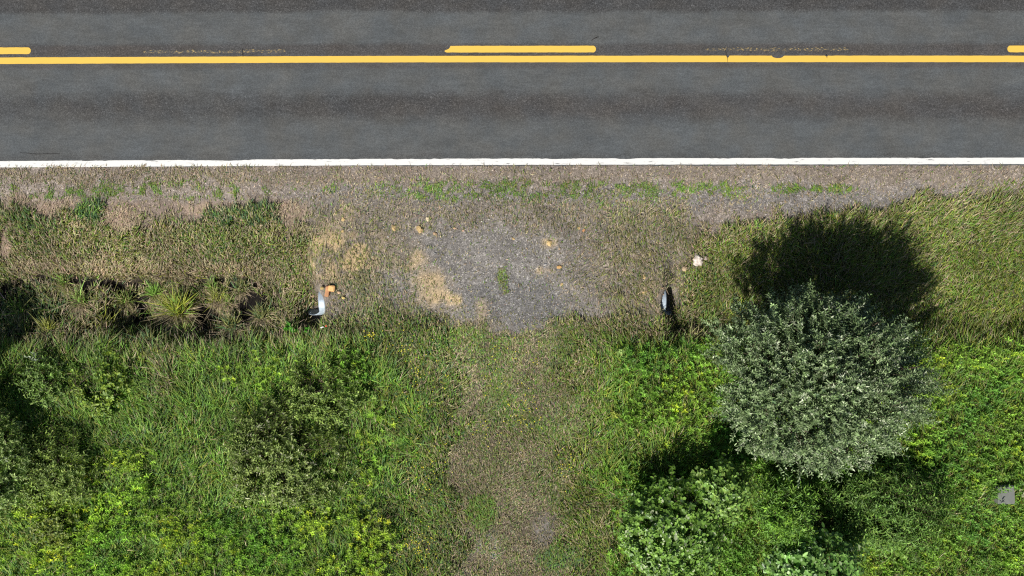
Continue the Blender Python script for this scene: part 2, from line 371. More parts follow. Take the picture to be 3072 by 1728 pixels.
# shape of the cover at each spot
def cover(x, y):
    X = x * S + 1536; Y = 864 - y * S
    n1 = fbm(x, y, .8, 1, 4); n2 = fbm(x, y, 2.6, 4, 3); n3 = fbm(x, y, 1.2, 21, 4); n4 = fbm(x, y, 4.5, 23, 3); n5 = fbm(x, y, .5, 31, 3)
    Xp = X + 55 * n1; Yp = Y + 38 * n2
    yt = np.interp(X, TOP_X, TOP_Y)
    Xt = X + 190 * n1 + 100 * n2 + 60 * n4
    D = np.zeros_like(x); h = np.full_like(x, .08)
    W = np.zeros((len(x), 7)) + 0.0     # GREEN LUSH BLUE OLIVE YEL TAN PINK
    def put(w, dens, hh, ws):
        nonlocal D, h, W
        w = np.clip(w, 0, 1); D = D * (1 - w) + dens * w; h = h * (1 - w) + hh * w; W = W * (1 - w[:, None]) + np.array(ws) * w[:, None]
    one = np.ones_like(x)
    put(one, .10, .05, (0.1, 0, 0, .5, 0, 1.2, .8))                                     # shoulder: thin dead grass
    leftness = 1 - ss(700, 1300, X)
    put(band(Yp, 505, 545, 12) * leftness, .45, .05, (0, 0, .1, .4, 0, 1.0, .5))
    gb = band(Y + 16 * n2, 548, 596, 16)
    gp = gb * (ss(1000, 1250, X) * (1 - ss(2150, 2300, X)) * ss(-.15, .35, n4 + .35) + (1 - ss(900, 1100, X)) * ss(0, .4, n4 + .12) * .9
               + blob(X, Y, 2360, 566, 40, 14, .8) * 2 + blob(X, Y, 2500, 568, 60, 13, .8) * 2 + blob(X, Y, 2440, 570, 35, 8, .8))
    n6 = fbm(x, y, 7.0, 77, 2); gp = gp * ss(-.45, .15, n6 + .5 * n4)
    put(gp * 1.25, .85, .055, (1.5, .5, .2, .5, .7, .1, 0))
    put(band(Yp, 595, 650, 14) * band(X, 1480, 1960, 80) * ss(-.25, .3, n3) * 1.2, .7, .05, (1.3, .3, .3, .8, .3, .2, .1))
    put(band(Yp, 600, 650, 14) * ss(2250, 2900, X) * .7, .4, .06, (.6, 0, .2, .8, .1, .5, .2))
    put(ss(2850, 3050, X) * band(Y, 540, 600, 12) * .8, .4, .05, (.9, 0, .2, .6, .3, .4, .2))
    # banks
    slope = ss(-34, 62, Yp - yt + 34 * n4)
    put(slope, .80, .17, (.4, .15, .25, 1.3, .4, .9, .25))
    put(slope * ss(-.1, .5, n3) * .8, .9, .18, (.5, .1, .7, 1.2, .1, .35, .05))
    put(slope * ss(-.1, .35, n5 + .4 * n4) * .7, .85, .15, (.2, .0, .1, .7, .25, 1.6, .6))
    put(slope * ss(2050, 2250, X), .95, .20, (.6, .25, .2, 1.2, .75, .65, .2))
    put(slope * ss(2800, 2950, X) * ss(700, 800, Y), 1.0, .22, (.6, .5, .1, .9, 1.1, .5, .15))
    put(blob(Xp, Yp, 250, 640, 42, 40, .6), 1, .22, (.7, .2, 1.6, .2, 0, .1, 0))
    put(blob(Xp, Yp, 760, 650, 170, 22, .7) * .8, 1, .20, (.2, .1, 1.5, .8, 0, .2, 0))
    put(blob(Xp, Yp, 80, 660, 80, 30, .6) * .8, 1, .20, (.7, .2, .8, .7, 0, .2, 0))
    put((blob(Xp, Yp, 60, 610, 30, 25, .8) + blob(Xp, Yp, 150, 620, 45, 28, .8) + blob(Xp, Yp, 345, 655, 55, 28, .8) + blob(Xp, Yp, 8, 735, 25, 45, .8)
         + blob(Xp, Yp, 880, 640, 55, 30, .8)), .35, .07, (0, 0, 0, .1, 0, 1, 1.3))
    # dead grass lip over the ditch
    put(band(Y + 12 * n1, 795, 830, 8) * band(X, 280, 760, 30) * .7, 1, .16, (.1, .1, .1, .4, .2, 1.8, .5))
    put(band(Y + 34 * n1 + 26 * n4, 792, 832, 8) * band(X, 20, 820, 20) * ss(-.45, -.05, n3), 1, .17, (.05, .05, .0, .3, .3, 3.0, 1.0))
    ditchL = band(Y + 25 * n1, 838, 1010, 14) * (1 - ss(890, 945, X))
    put(ditchL, .9 * ss(-.05, .18, n3 + .7 * n4 + .05), .17, (.2, .25, .3, 1.0, .35, 1.5, .8))
    put(band(Y + 34 * n1 + 26 * n4, 838, 872, 7) * band(X, 60, 780, 20) * ss(-.1, .08, n3 * .6 + .8 * n4 + .3 * n2), .04, .12, (.1, .05, .05, .8, .2, 1.0, .4))  # grass thinned in patches, the blackened soil shows through as broken shadow
    put(ditchL * blob(X, Y, 60, 960, 120, 100, .6), .35, .22, (.1, .1, .5, .6, 0, .2, 0))
    put(ditchL * ss(760, 830, X), .7, .22, (.3, .1, .3, .9, .1, 1.1, .6))
    # around the crossing
    drv = band(Xp, 930, 2060, 45) * band(Yp, 610, 1000, 30)
    put(drv, .26, .06, (.1, 0, .15, .9, .1, 1.0, .5))
    put(blob(Xp * .5 + X * .5, Yp, 1035, 768, 105, 60, .7), .16, .07, (.1, 0, 0, 1, .5, .8, 0)); put(drv * blob(Xp, Yp, 1180, 860, 130, 120, .8), .55, .09, (.15, 0, .35, 1.1, .05, .7, .25))
    put(drv * ss(1740, 1900, Xp), .38, .08, (.15, 0, .1, 1.1, .15, 1.1, .25))
    core = band(X + 100 * n1 + 70 * n2 + (Y - 800) * -.25, 1190, 1730, 150) * band(Y + 60 * n1 + 45 * n2, 680, 955, 60)
    put(core, .06, .04, (.2, 0, 0, 1, 0, .6, .3))
    put(blob(Xp, Yp, 1520, 845, 22, 34, .5), .8, .05, (.9, .1, 0, 1.3, .3, .1, 0))
    put(blob(Xp, Yp, 1035, 770, 100, 55, .6) * .9, .22, .07, (.1, 0, 0, 1, .5, .8, 0))
    put(blob(Xp, Yp, 1325, 895, 80, 35, .6) * .9, .15, .05, (.1, 0, 0, 1, .2, .8, 0))
    low = ss(925, 965, Yp + 20 * n1)
    put(low * band(Xp, 900, 1340, 40) * .9, .85, .13, (.4, .1, .5, 1.2, .1, .5, .2))
    put(low * band(Xp, 1620, 2100, 40) * .9, .85, .14, (.3, .1, .3, 1.2, .2, .85, .3))
    # track
    tr = ss(975, 1010, Yp)
    put(tr * band(Xt, 1270, 1760, 75), .85, .075, (.55, .1, .3, 1.2, .1, .7, .3)); put(tr * band(Xt, 1290, 1740, 60) * ss(-.25, .2, n3) * .85, .95, .085, (1.1, .35, .35, 1.1, .35, .25, .1))
    tan1 = blob(Xp, Y, 1395, 1160, 55, 140, .6) * .9 + blob(Xp, Y, 1610, 1120, 50, 130, .6) * .8
    tan2 = band(Xt, 1335 - 30 * ss(1500, 1728, Y), 1640, 80) * ss(1200, 1380, Y + 60 * n1)
    put(.85 * tan1 * (.5 + .5 * ss(-.3, .2, n2)), .70, .055, (.1, 0, .1, .7, 0, 1.2, .7)); put(tan2 * (.62 + .38 * ss(-.3, .2, n2 + .4 * n3)), .65, .055, (.12, 0, .12, 1.0, 0, 1.0, .5))
    put(blob(Xp, Yp, 1620, 1600, 60, 60, .8) * .8, .3, .04, (.1, 0, .1, .4, 0, .7, .5))
    put(band(Xp, 1310, 1400, 25) * ss(1560, 1640, Y) * .8, .25, .04, (.05, 0, .1, .3, 0, .9, .8))
    put(blob(X + 18 * n2, Y + 14 * n2, 1446, 1545, 46, 58, .35), .95, .07, (1.3, .3, .2, .9, .3, .05, 0))
    put(blob(Xp, Yp, 1690, 1690, 90, 40, .6), .95, .09, (.9, .3, .8, .6, .1, .2, 0))
    put(blob(Xp, Yp, 1460, 1060, 60, 60, .6) * .8, .9, .07, (.9, .1, .4, 1, .2, .3, .1))
    put(tr * band(Xt, 1110, 1320, 70), .95, .17, (.75, .2, .6, 1.2, .15, .45, .12))
    put(tr * band(Xt, 1710, 1850, 60), .95, .16, (.6, .2, .3, 1.2, .3, .7, .2))
    # meadows
    mL = ss(1010, 1095, Y + 60 * n1 + 25 * n4) * (1 - ss(1080, 1220, Xt))
    put(mL, 1, .34, (1.3, 1.5, .35, .5, .6, .12, .02)); put(mL * ss(0, .5, n5) * .7, 1, .38, (1.1, 1.2, .7, .5, .2, .15, .02))
    put(mL * ss(.1, .6, n3) * .8, 1, .44, (1.4, 1.5, .3, .3, .5, .1, 0))
    put(mL * (blob(Xp, Yp, 470, 1130, 40, 130, .8) + blob(Xp, Yp, 1000, 1010, 160, 40, .8)) * .8, .9, .38, (.2, .2, .3, .9, .1, 1.0, .2))
    mR = ss(1005, 1070, Y + 50 * n1) * ss(1780, 1900, Xt)
    put(mR, .8, .36, (1.4, 1.0, .25, .7, .8, .2, 0))
    bare = blob(X, Y, 930, 945, 34, 24, .5) + blob(X, Y, 962, 896, 22, 32, .4) + blob(X, Y, 1992, 896, 18, 30, .4) + blob(X, Y, 2012, 935, 20, 22, .5)
    D = D * (1 - np.clip(bare, 0, 1))
    return X, Y, D, h, W
X, Y, D, h, W = cover(gx, gy)
keep = rng.random(N) < D * (.35 + .65 * np.clip((.30 / np.maximum(h, .1)), .3, 1))
gx, gy, X, Y, h, W = gx[keep], gy[keep], X[keep], Y[keep], h[keep], W[keep]
n = len(gx)
Cb = pick(n, [GREEN, LUSH, BLUE, OLIVE, YEL, TAN, PINK], W) * np.where(h < .30, np.where(h < .11, .9, 1.0), 1.1)[:, None] * np.exp(.35 * fbm(gx, gy, 1.6, 47, 3) + .2 * fbm(gx, gy, .6, 49, 2))[:, None]
hh = h * np.where(h > .3, .85, 1) * np.exp(np.clip(rng.normal(0, .25, n), -.6, .42)) * (1 + .35 * fbm(gx, gy, 3.0, 41, 3)) * (1 + .25 * fbm(gx, gy, .9, 44, 3)); 
ww = np.where(h > .3, rng.uniform(.015, .028, n), np.where(h > .11, rng.uniform(.012, .023, n), rng.uniform(.009, .020, n)))
flow = fbm(gx, gy, .7, 51, 2) * 1.6
az = np.where(rng.random(n) < .74, math.pi / 2 + flow * .6 + rng.normal(0, .5, n), rng.uniform(0, 2 * math.pi, n))
lean = np.abs(rng.normal(.8, .35, n)) + np.where(h < .11, .6, 0)
short = h < .11; tall = h > .30; mid = ~short & ~tall
print('BLADES', n, short.sum(), mid.sum(), tall.sum())
for name, msk, lab in (('short_grass', short, 'thin low grass and straw growing through the gravel verge and the trodden track'),
                       ('bank_grass', mid, 'knee high olive and straw coloured grass on the ditch banks'),
                       ('meadow_grass', tall, 'long lush green grass filling the meadow beyond the ditch')):
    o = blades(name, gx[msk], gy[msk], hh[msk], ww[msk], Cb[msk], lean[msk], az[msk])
    tag(o, lab, 'grass', kind='stuff')
# verge on the far side of the road (out of the picture)
nf = 30000; fx = rng.uniform(-20, 20, nf); fy = rng.uniform(9.6, 14, nf)
tag(blades('verge_grass', fx, fy, rng.uniform(.08, .3, nf), rng.uniform(.01, .02, nf), pick(nf, [GREEN, OLIVE, TAN], np.tile([1, 1, .6], (nf, 1))),
           np.abs(rng.normal(.6, .3, nf)), rng.uniform(0, 6.28, nf)), 'grass on the verge beyond the far side of the road', 'grass', kind='stuff')

# ---------------------------------------------------------------- leaves
def norm(v): return v / np.maximum(np.linalg.norm(v, axis=-1, keepdims=True), 1e-9)
LANCE = (np.array([[0, 0, 0], [.42, .5, .10], [1, 0, -.08], [.42, -.5, .10], [.45, 0, 0]]), [np.array([[0, 3, 4]]), np.array([[0, 4, 1]]), np.array([[4, 3, 2]]), np.array([[4, 2, 1]])])
DIAM = (np.array([[0, 0, 0], [.45, .5, .12], [1, 0, -.05], [.45, -.5, .12]]), [np.array([[0, 3, 2]]), np.array([[0, 2, 1]])])
OVAL = (np.array([[0, 0, 0], [.25, .42, .06], [.68, .46, .05], [1, 0, -.06], [.68, -.46, .05], [.25, -.42, .06]]), [np.array([[0, 5, 4, 3]]), np.array([[0, 3, 2, 1]])])
def leaf_arrays(P, D, U, L, Wd, C, shape):
    """P base, D direction, U rough up; returns verts, faces, colours"""
    T, FF = shape; D = norm(D); Sd = norm(np.cross(D, U)); Nn = np.cross(Sd, D)
    V = P[:, None, :] + D[:, None, :] * (T[None, :, 0] * L[:, None])[..., None] + Sd[:, None, :] * (T[None, :, 1] * Wd[:, None])[..., None] + Nn[:, None, :] * (T[None, :, 2] * L[:, None])[..., None]
    k = T.shape[0]; b = np.arange(len(P))[:, None] * k
    F = np.concatenate([b + f for f in FF]); CC = np.repeat(C, k, 0)
    return V.reshape(-1, 3), F, CC
def tubes(paths, radii, sides=5):
    """paths list of (k,3) arrays; radii list of (k,)"""
    Vs, Fs, off = [], [], 0
    for p, r in zip(paths, radii):
        p = np.asarray(p, float); k = len(p)
        t = norm(np.gradient(p, axis=0)); a = np.cross(t, [.3, .9, .2]); a = norm(a); b = np.cross(t, a)
        ang = np.arange(sides) / sides * 2 * math.pi
        ring = p[:, None, :] + (a[:, None, :] * np.cos(ang)[None, :, None] + b[:, None, :] * np.sin(ang)[None, :, None]) * np.asarray(r)[:, None, None]
        Vs.append(ring.reshape(-1, 3))
        i = np.arange(k - 1)[:, None] * sides; j = np.arange(sides)[None, :]; j2 = (j + 1) % sides
        Fs.append(np.stack([i + j, i + j2, i + sides + j2, i + sides + j], -1).reshape(-1, 4) + off); off += k * sides
    return np.concatenate(Vs), np.concatenate(Fs)
BARK = np.array([.11, .085, .06])

def shrub(name, label, cat, px, py, apx, apy, rx, ry, zc, rz, palette, leafL, leafW, twigs, per, mat, shape, up=.8, lump=.22, seed=1, group=None, twigL=.32, stems=7, flat=.0, inner=.25, gap=0.0, bright=1.0, clump=.0, north=0.0, azl=None):
    """px,py: foot in photo pixels; apx,apy: where the crown's middle shows; rx, ry, rz metres; zc height of the crown's middle"""
    r = np.random.default_rng(seed)
    base = ground_at(px, py); c = at(apx, apy, zc)
    root = empty(name, base); tag(root, label, cat, group)
    lc = np.array([c.x - base.x, c.y - base.y, c.z - base.z])
    d = r.normal(0, 1, (twigs, 3)); d[:, 2] = np.abs(d[:, 2]) * 1.1 - .28; d = norm(d)
    th = np.arctan2(d[:, 1], d[:, 0])
    lum = 1 + lump * fbm(th * 1.3 + seed, d[:, 2] * 2.2, 1.1, seed, 3) + lump * .8 * fbm(d[:, 0] * 2 + 5, d[:, 1] * 2, 1.9, seed + 3, 3)
    rad = np.where(r.random(twigs) < inner, r.uniform(.35, .8, twigs), r.uniform(.82, 1.0, twigs)) * lum
    if gap > 0:
        g = fbm(d[:, 0] * rx * 1.2, d[:, 1] * ry * 1.2 + d[:, 2], 1.3, seed + 9, 2); ok = g > -1 + gap; d, rad = d[ok], rad[ok]; twigs = len(d)
    if clump > 0:                                                   # boughs stand out from the gaps between them
        nc = max(6, int(twigs / 26)); cd = r.normal(0, 1, (nc, 3)); cd[:, 2] = np.abs(cd[:, 2]) * 1.1 - .28; cd = norm(cd); cr_ = r.uniform(.86, 1.08, nc)
        near = np.argmax(d @ cd.T, 1); dd = np.einsum('ij,ij->i', d, cd[near]); q = np.sqrt(np.clip(1 - dd, 0, 1)) * math.sqrt(nc) * .5
        rad = rad * (cr_[near] - clump * np.clip(q, 0, 1.4))
    P0 = lc + d * rad[:, None] * np.array([rx, ry, rz])
    td = norm(d * np.array([1, 1, .6]) + np.array([0, north, up]) + r.normal(0, .28, (twigs, 3)))
    tl = twigL * np.exp(r.normal(0, .3, twigs))
    t = (np.arange(per) + .5) / per
    P = P0[:, None, :] + td[:, None, :] * (t[None, :] * tl[:, None])[..., None]
    P = P.reshape(-1, 3)
    ang = np.tile(np.arange(per) * 2.4, twigs) + np.repeat(r.uniform(0, 6.28, twigs), per)
    tdr = np.repeat(td, per, 0); a = norm(np.cross(tdr, np.array([.2, .4, .9]))); b = np.cross(tdr, a)
    side = a * np.cos(ang)[:, None] + b * np.sin(ang)[:, None]
    D = norm(tdr * (.55 + flat * -.3) + side * (.75 + flat) + r.normal(0, .12, P.shape)); 
    U = tdr + np.array([0, 0, .6]) + r.normal(0, .25, P.shape)
    m = len(P); L = leafL * np.exp(r.normal(0, .22, m)); Wd = leafW * np.exp(r.normal(0, .2, m))
    pal = np.array([q[0] for q in palette]); pw = np.array([q[1] for q in palette], float); pw /= pw.sum()
    tw_tone = np.repeat(np.exp(r.normal(0, .2, twigs)), per)
    ch = np.where(r.random(m) < .55, np.repeat(r.choice(len(pal), twigs, p=pw), per), r.choice(len(pal), m, p=pw))
    C = pal[ch] * bright * tw_tone[:, None] * np.exp(r.normal(0, .16, m))[:, None]
    V, F, CC = leaf_arrays(P, D, U, L, Wd, C, shape)
    np_mesh('crown', V, F, mat, CC, root)
    # stems, limbs and the twigs that carry the leaves
    paths, rr = [], []
    for k in range(stems):
        a0 = r.uniform(0, 6.28); e = lc + np.array([math.cos(a0) * rx * .75, math.sin(a0) * ry * .75, rz * r.uniform(.2, .75)])
        s = np.array([math.cos(a0) * .08, math.sin(a0) * .08, -.12]); q = (s * .45 + e * .55) + r.normal(0, .08, 3) + np.array([0, 0, .1])
        u = np.linspace(0, 1, 8)[:, None]; pth = s * (1 - u) ** 2 + 2 * q * u * (1 - u) + e * u ** 2
        paths.append(pth); rr.append(np.linspace(.045, .010, 8) * max(.5, rx / 1.8))
        for s2 in range(5):
            i = r.integers(2, 7); e2 = lc + norm(r.normal(0, 1, 3) * np.array([1, 1, .5]) + (e - lc) * .6 + [0, 0, .4]) * np.array([rx, ry, rz]) * .9
            u = np.linspace(0, 1, 5)[:, None]; paths.append(pth[i] * (1 - u) + e2 * u + np.sin(u * 3.14) * np.array([0, 0, .12])); rr.append(np.linspace(.014, .004, 5) * max(.5, rx / 1.8))
    V, F = tubes(paths, rr, 6)
    sel = r.choice(twigs, min(twigs, 900), replace=False)
    V2, F2 = tubes([np.stack([P0[k] - td[k] * .15, P0[k] + td[k] * tl[k] * .9]) for k in sel], [np.array([.006, .003])] * len(sel), 3)
    np_mesh('branches', np.concatenate([V, V2]), [F, F2 + len(V)], M_bark, np.tile(BARK, (len(V) + len(V2), 1)), root)
    return root
M_bark = leaf_mat('bark', .85, .2, 0)

SILV = [((.170, .25, .10), 4), ((.12, .185, .07), 4), ((.38, .43, .29), .9), ((.26, .34, .17), 2), ((.055, .095, .04), 1.5)]
shrub('silver_shrub', 'large round silvery green shrub casting a wide black shadow on the bank', 'shrub',
      2375, 1120, 2455, 1135, 2.45, 2.03, 1.62, 1.55, SILV, .078, .030, 5000, 15, M_silver, DIAM, up=.85, lump=.30, seed=7, twigL=.30, stems=11, inner=.34, clump=.20, north=.3)
BROAD = [((.15, .28, .045), 5), ((.22, .38, .065), 3.5), ((.10, .19, .04), 2.5), ((.48, .54, .33), .6)]  # palest tone paints the white highlights of glossy leaves into the colour
shrub('broadleaf_shrub', 'dark green broad leaved shrub with pale shining leaves beside the trodden track', 'shrub',
      2040, 1580, 2020, 1580, 1.45, 1.30, .62, .72, BROAD, .085, .060, 1050, 9, M_gloss, OVAL, up=.7, lump=.3, seed=12, twigL=.26, flat=.4, clump=.2, north=.2)
shrub('broadleaf_shrub', 'small yellowish broad leaved shrub right of the pale leaved one at the shadow edge', 'shrub',
      2165, 1500, 2165, 1465, .60, .62, .9, .7, [((.19, .32, .06), 4), ((.13, .24, .05), 3), ((.27, .39, .09), 1)], .082, .058, 300, 9, M_gloss, OVAL, up=.8, lump=.35, seed=13, twigL=.26, flat=.4, clump=.25)
shrub('broadleaf_shrub', 'rounded leaf shrub at the bottom edge of the picture with dark gaps', 'shrub',
      2420, 1690, 2440, 1680, 1.15, .75, .75, .65, [((.14, .28, .06), 5), ((.21, .37, .09), 3), ((.08, .17, .04), 2), ((.38, .48, .26), .2)], .105, .075, 380, 8, M_gloss, OVAL, up=.7, lump=.4, seed=14, twigL=.28, flat=.5, clump=.25)
shrub('feathery_shrub', 'narrow leaved fresh green shrub between the silvery shrub and the dark gap', 'shrub',
      2340, 1520, 2350, 1520, .62, .72, .75, .55, [((.16, .32, .05), 5), ((.24, .42, .06), 3), ((.11, .22, .05), 2)], .12, .026, 400, 13, M_leaf, DIAM, up=.7, lump=.3, seed=15, twigL=.30, clump=.2)
shrub('willow_shrub', 'olive green narrow leaved shrub right below the silvery shrub', 'shrub',
      2640, 1510, 2660, 1520, 1.35, 1.0, .25, .45, [((.15, .29, .055), 5), ((.24, .38, .08), 3), ((.11, .20, .05), 2)], .115, .026, 900, 12, M_leaf, DIAM, up=.5, lump=.3, seed=16, twigL=.30, flat=.3, clump=.15, north=.2)
shrub('willow_shrub', 'grey green shrub on the left edge of the picture', 'shrub',
      -60, 1370, -30, 1370, .95, 1.75, .38, .5, [((.22, .33, .08), 5), ((.31, .41, .13), 3), ((.14, .23, .05), 2.5), ((.4, .47, .30), .2)], .075, .032, 1200, 11, M_leaf, DIAM, up=.7, lump=.3, seed=17, twigL=.28, flat=.2, clump=.2, north=.2)
shrub('willow_shrub', 'tall dark green shrub at the left edge above the others, shading the ditch', 'shrub',
      -240, 1160, -240, 1165, .95, .8, 1.0, .9, [((.13, .20, .07), 5), ((.24, .31, .15), 1.5), ((.08, .14, .05), 4)], .075, .032, 700, 11, M_gloss, DIAM, up=.7, lump=.4, seed=18, twigL=.28, flat=.2, clump=.2)
shrub('willow_shrub', 'low dull green shrub right of the shadow in the left meadow', 'shrub',
      190, 1390, 180, 1400, .85, .95, .02, .34, [((.21, .31, .07), 5), ((.30, .40, .09), 3), ((.15, .23, .05), 2)], .085, .030, 560, 11, M_leaf, DIAM, up=.6, lump=.35, seed=19, twigL=.26, flat=.2, clump=.2, north=.3)
shrub('willow_shrub', 'small dark green shrub poking out of the black shadow at the left edge', 'shrub',
      130, 1120, 130, 1130, .50, .55, -.05, .28, [((.17, .29, .06), 5), ((.25, .36, .09), 2), ((.12, .21, .05), 2)], .085, .030, 170, 11, M_leaf, DIAM, up=.6, lump=.35, seed=24, twigL=.26, flat=.2, clump=.2)
shrub('leafy_shrub', 'bright yellow green leafy shrub in the upper left of the meadow', 'shrub',
      295, 1155, 300, 1150, .75, .80, -.08, .24, [((.22, .31, .04), 5), ((.16, .26, .04), 4), ((.13, .22, .04), 2)], .08, .045, 270, 9, M_leaf, OVAL, up=.8, lump=.6, seed=20, twigL=.22, flat=.3, clump=.2, gap=.8)
shrub('leafy_shrub', 'second smaller yellow green shrub, down by the lower left corner', 'shrub',
      175, 1570, 175, 1575, .60, .50, -.10, .24, [((.24, .29, .05), 5), ((.17, .24, .04), 4), ((.10, .16, .04), 2)], .08, .040, 170, 9, M_leaf, OVAL, up=.8, lump=.5, seed=25, twigL=.22, flat=.3, clump=.2)
shrub('olive_shrub', 'wide olive green shrub with dark gaps in the middle of the left meadow', 'shrub',
      880, 1370, 860, 1370, 1.6, 1.2, .02, .34, [((.20, .28, .065), 5), ((.29, .37, .11), 3), ((.14, .21, .05), 2), ((.42, .44, .27), .6)], .085, .034, 1300, 11, M_leaf, DIAM, up=.6, lump=.35, seed=21, twigL=.26, flat=.2, gap=.62, clump=.14, north=.3)
shrub('olive_shrub', 'ragged dark shrub by the track with brown gaps near the culvert mouth', 'shrub',
      1000, 1170, 1000, 1175, .95, .80, .02, .30, [((.19, .29, .06), 5), ((.27, .37, .08), 3), ((.12, .18, .05), 2)], .085, .034, 600, 11, M_leaf, DIAM, up=.6, lump=.35, seed=22, twigL=.26, flat=.2, gap=.7, clump=.16, north=.3)

# ---------------------------------------------------------------- leafy weeds
def plant_field(x, y, hgt, nl, L, Wd, C, shape=LANCE, seed=1, z=None, spreadk=1.0):
    r = np.random.default_rng(seed); k = len(x); z0 = terrain(x, y) if z is None else z
    ln = np.stack([r.normal(0, .12, k), r.normal(.06, .12, k), np.ones(k)], 1); ln = norm(ln)
    t = np.linspace(.45, 1.0, nl)
    B = np.stack([x, y, z0], 1)
    P = (B[:, None, :] + ln[:, None, :] * (hgt[:, None] * t[None, :])[..., None]).reshape(-1, 3)
    ang = np.tile(np.arange(nl) * 2.4, k) + np.repeat(r.uniform(0, 6.28, k), nl)
    el = np.tile(np.linspace(.1, 1.05, nl), k) + r.normal(0, .15, k * nl)
    D = np.stack([np.cos(ang) * np.cos(el), np.sin(ang) * np.cos(el), np.sin(el)], 1)
    U = np.stack([-np.cos(ang) * np.sin(el), -np.sin(ang) * np.sin(el), np.cos(el)], 1) + r.normal(0, .2, D.shape)
    LL = np.repeat(L, nl) * np.tile(np.linspace(1.15, .6, nl), k) * np.exp(r.normal(0, .15, k * nl))
    WW = np.repeat(Wd, nl) * np.exp(r.normal(0, .15, k * nl))
    CC = np.repeat(C, nl, 0) * np.tile(np.linspace(.75, 1.2, nl), k)[:, None] * np.exp(r.normal(0, .12, k * nl))[:, None]
    V, F, Cc = leaf_arrays(P, D, U, LL, WW, CC, shape)
    return V, F, Cc
def leafy_density(x, y):
    X = x * S + 1536; Y = 864 - y * S
    n1 = fbm(x, y, .8, 61, 4); n2 = fbm(x, y, 1.8, 64, 3); Xp = X + 50 * n1; Yp = Y + 40 * n1
    R = ss(1020, 1060, Yp) * ss(1810, 1900, Xp) * (.55 + .45 * ss(-.4, .1, n2))
    R = R * (1 - .85 * blob(X, Y, 1990, 1340, 130, 70, .6))
    A = np.zeros_like(x)
    for (a, b, rx, ry, k) in ((950, 1640, 210, 120, 1.2), (480, 1650, 350, 120, .9), (330, 1480, 180, 90, .6), (170, 1540, 130, 70, .6), (390, 1400, 90, 60, .5), (1080, 1130, 60, 70, .7), (800, 1560, 90, 60, .4),
                              (1120, 1320, 50, 140, .3), (640, 1620, 120, 60, .5), (780, 1130, 110, 60, .3), (1100, 1600, 60, 160, .3), (40, 1680, 120, 90, .6)):
        A = np.maximum(A, blob(Xp, Yp, a, b, rx, ry, .7) * k * ss(-.35, .15, n2 + .15))
    A = np.maximum(A, ss(1720, 1800, Y) * (1 - ss(1150, 1300, X)) * .6)
    return R, A
K = 22000; wx = rng.uniform(-15.6, 15.6, K); wy = rng.uniform(-9.2, -1.2, K)
R_, A_ = leafy_density(wx, wy)
slabspot = (np.abs(wx * S + 1536 - 3022) < 17) & (np.abs(864 - wy * S - 1492) < 20)
isR = (rng.random(K) < R_ * .92) & ~slabspot; isA = (~isR) & (rng.random(K) < A_ * 1.25)
def weeds(name, msk, label, pal, hlo, hhi, seed, L=.105, Wd=.030):
    x = wx[msk]; y = wy[msk]; k = len(x)
    f = np.clip(.5 + 1.4 * fbm(x, y, .55, seed, 3), 0, 1)[:, None]
    C = (pal[0] * (1 - f) + pal[1] * f) * np.exp(rng.normal(0, .25, k) + .45 * fbm(x, y, 1.1, seed + 8, 3))[:, None]
    yl_ = rng.random(k) < .10; C[yl_] = C[yl_] * [1.7, 1.3, .9]
    hg = rng.uniform(hlo, hhi, k) * (1 + .35 * fbm(x, y, 1.0, seed + 4, 3))
    V, F, Cc = plant_field(x, y, hg, 12, rng.uniform(.75, 1.25, k) * L, rng.uniform(.8, 1.2, k) * Wd, C, seed=seed)
    o = np_mesh(name, V, F, M_leaf, Cc); tag(o, label, 'weeds', kind='stuff'); print(name, k)
weeds('meadow_weeds', isR, 'dense bright green leafy weeds covering the ground right of the track', (np.array([.115, .26, .038]), np.array([.22, .36, .038])), .34, .58, 71)
weeds('meadow_weeds', isA, 'scattered light green leafy weeds in the grass left of the track', (np.array([.15, .32, .038]), np.array([.29, .42, .04])), .40, .56, 75)

# ---------------------------------------------------------------- little yellow flowers
fxs, fys = [], []
for (a, b, rx, ry, k) in ((1240, 1130, 90, 140, 95), (1270, 1400, 60, 120, 45), (1250, 1640, 60, 80, 70), (1560, 1230, 60, 60, 40), (1480, 1130, 40, 60, 20),
                          (1700, 1400, 40, 60, 28), (1110, 1005, 20, 14, 22), (1450, 1290, 60, 50, 16), (1560, 1080, 130, 60, 16), (1180, 1690, 40, 40, 14)):
    fxs.append(rng.normal(a, rx * .55, k)); fys.append(rng.normal(b, ry * .55, k))
fX = (np.concatenate(fxs) - 1536) / S; fY = (864 - np.concatenate(fys)) / S; nfl = len(fX)
zt = terrain(fX, fY) + np.interp(fX * S + 1536, [1100, 1150, 1350, 1400, 1650, 1750], [.22, .19, .16, .11, .11, .18])
pr = np.tile(np.arange(5) / 5 * 6.283, nfl) + np.repeat(rng.uniform(0, 6, nfl), 5)
D = np.stack([np.cos(pr), np.sin(pr), np.full(nfl * 5, .25)], 1); U = np.tile([0, 0, 1.], (nfl * 5, 1))
sz = np.repeat(rng.uniform(.011, .019, nfl), 5)
V, F, Cc = leaf_arrays(np.repeat(np.stack([fX, fY, zt], 1), 5, 0), D, U, sz, sz * .9, np.tile([.72, .66, .03], (nfl * 5, 1)), DIAM)
sp = [np.array([[fX[i], fY[i], zt[i] - .2], [fX[i], fY[i], zt[i]]]) for i in range(nfl)]
tag(np_mesh('wildflowers', V, F, M_leaf, Cc), 'tiny yellow wildflowers dotted through the grass along the track', 'flowers', kind='stuff')

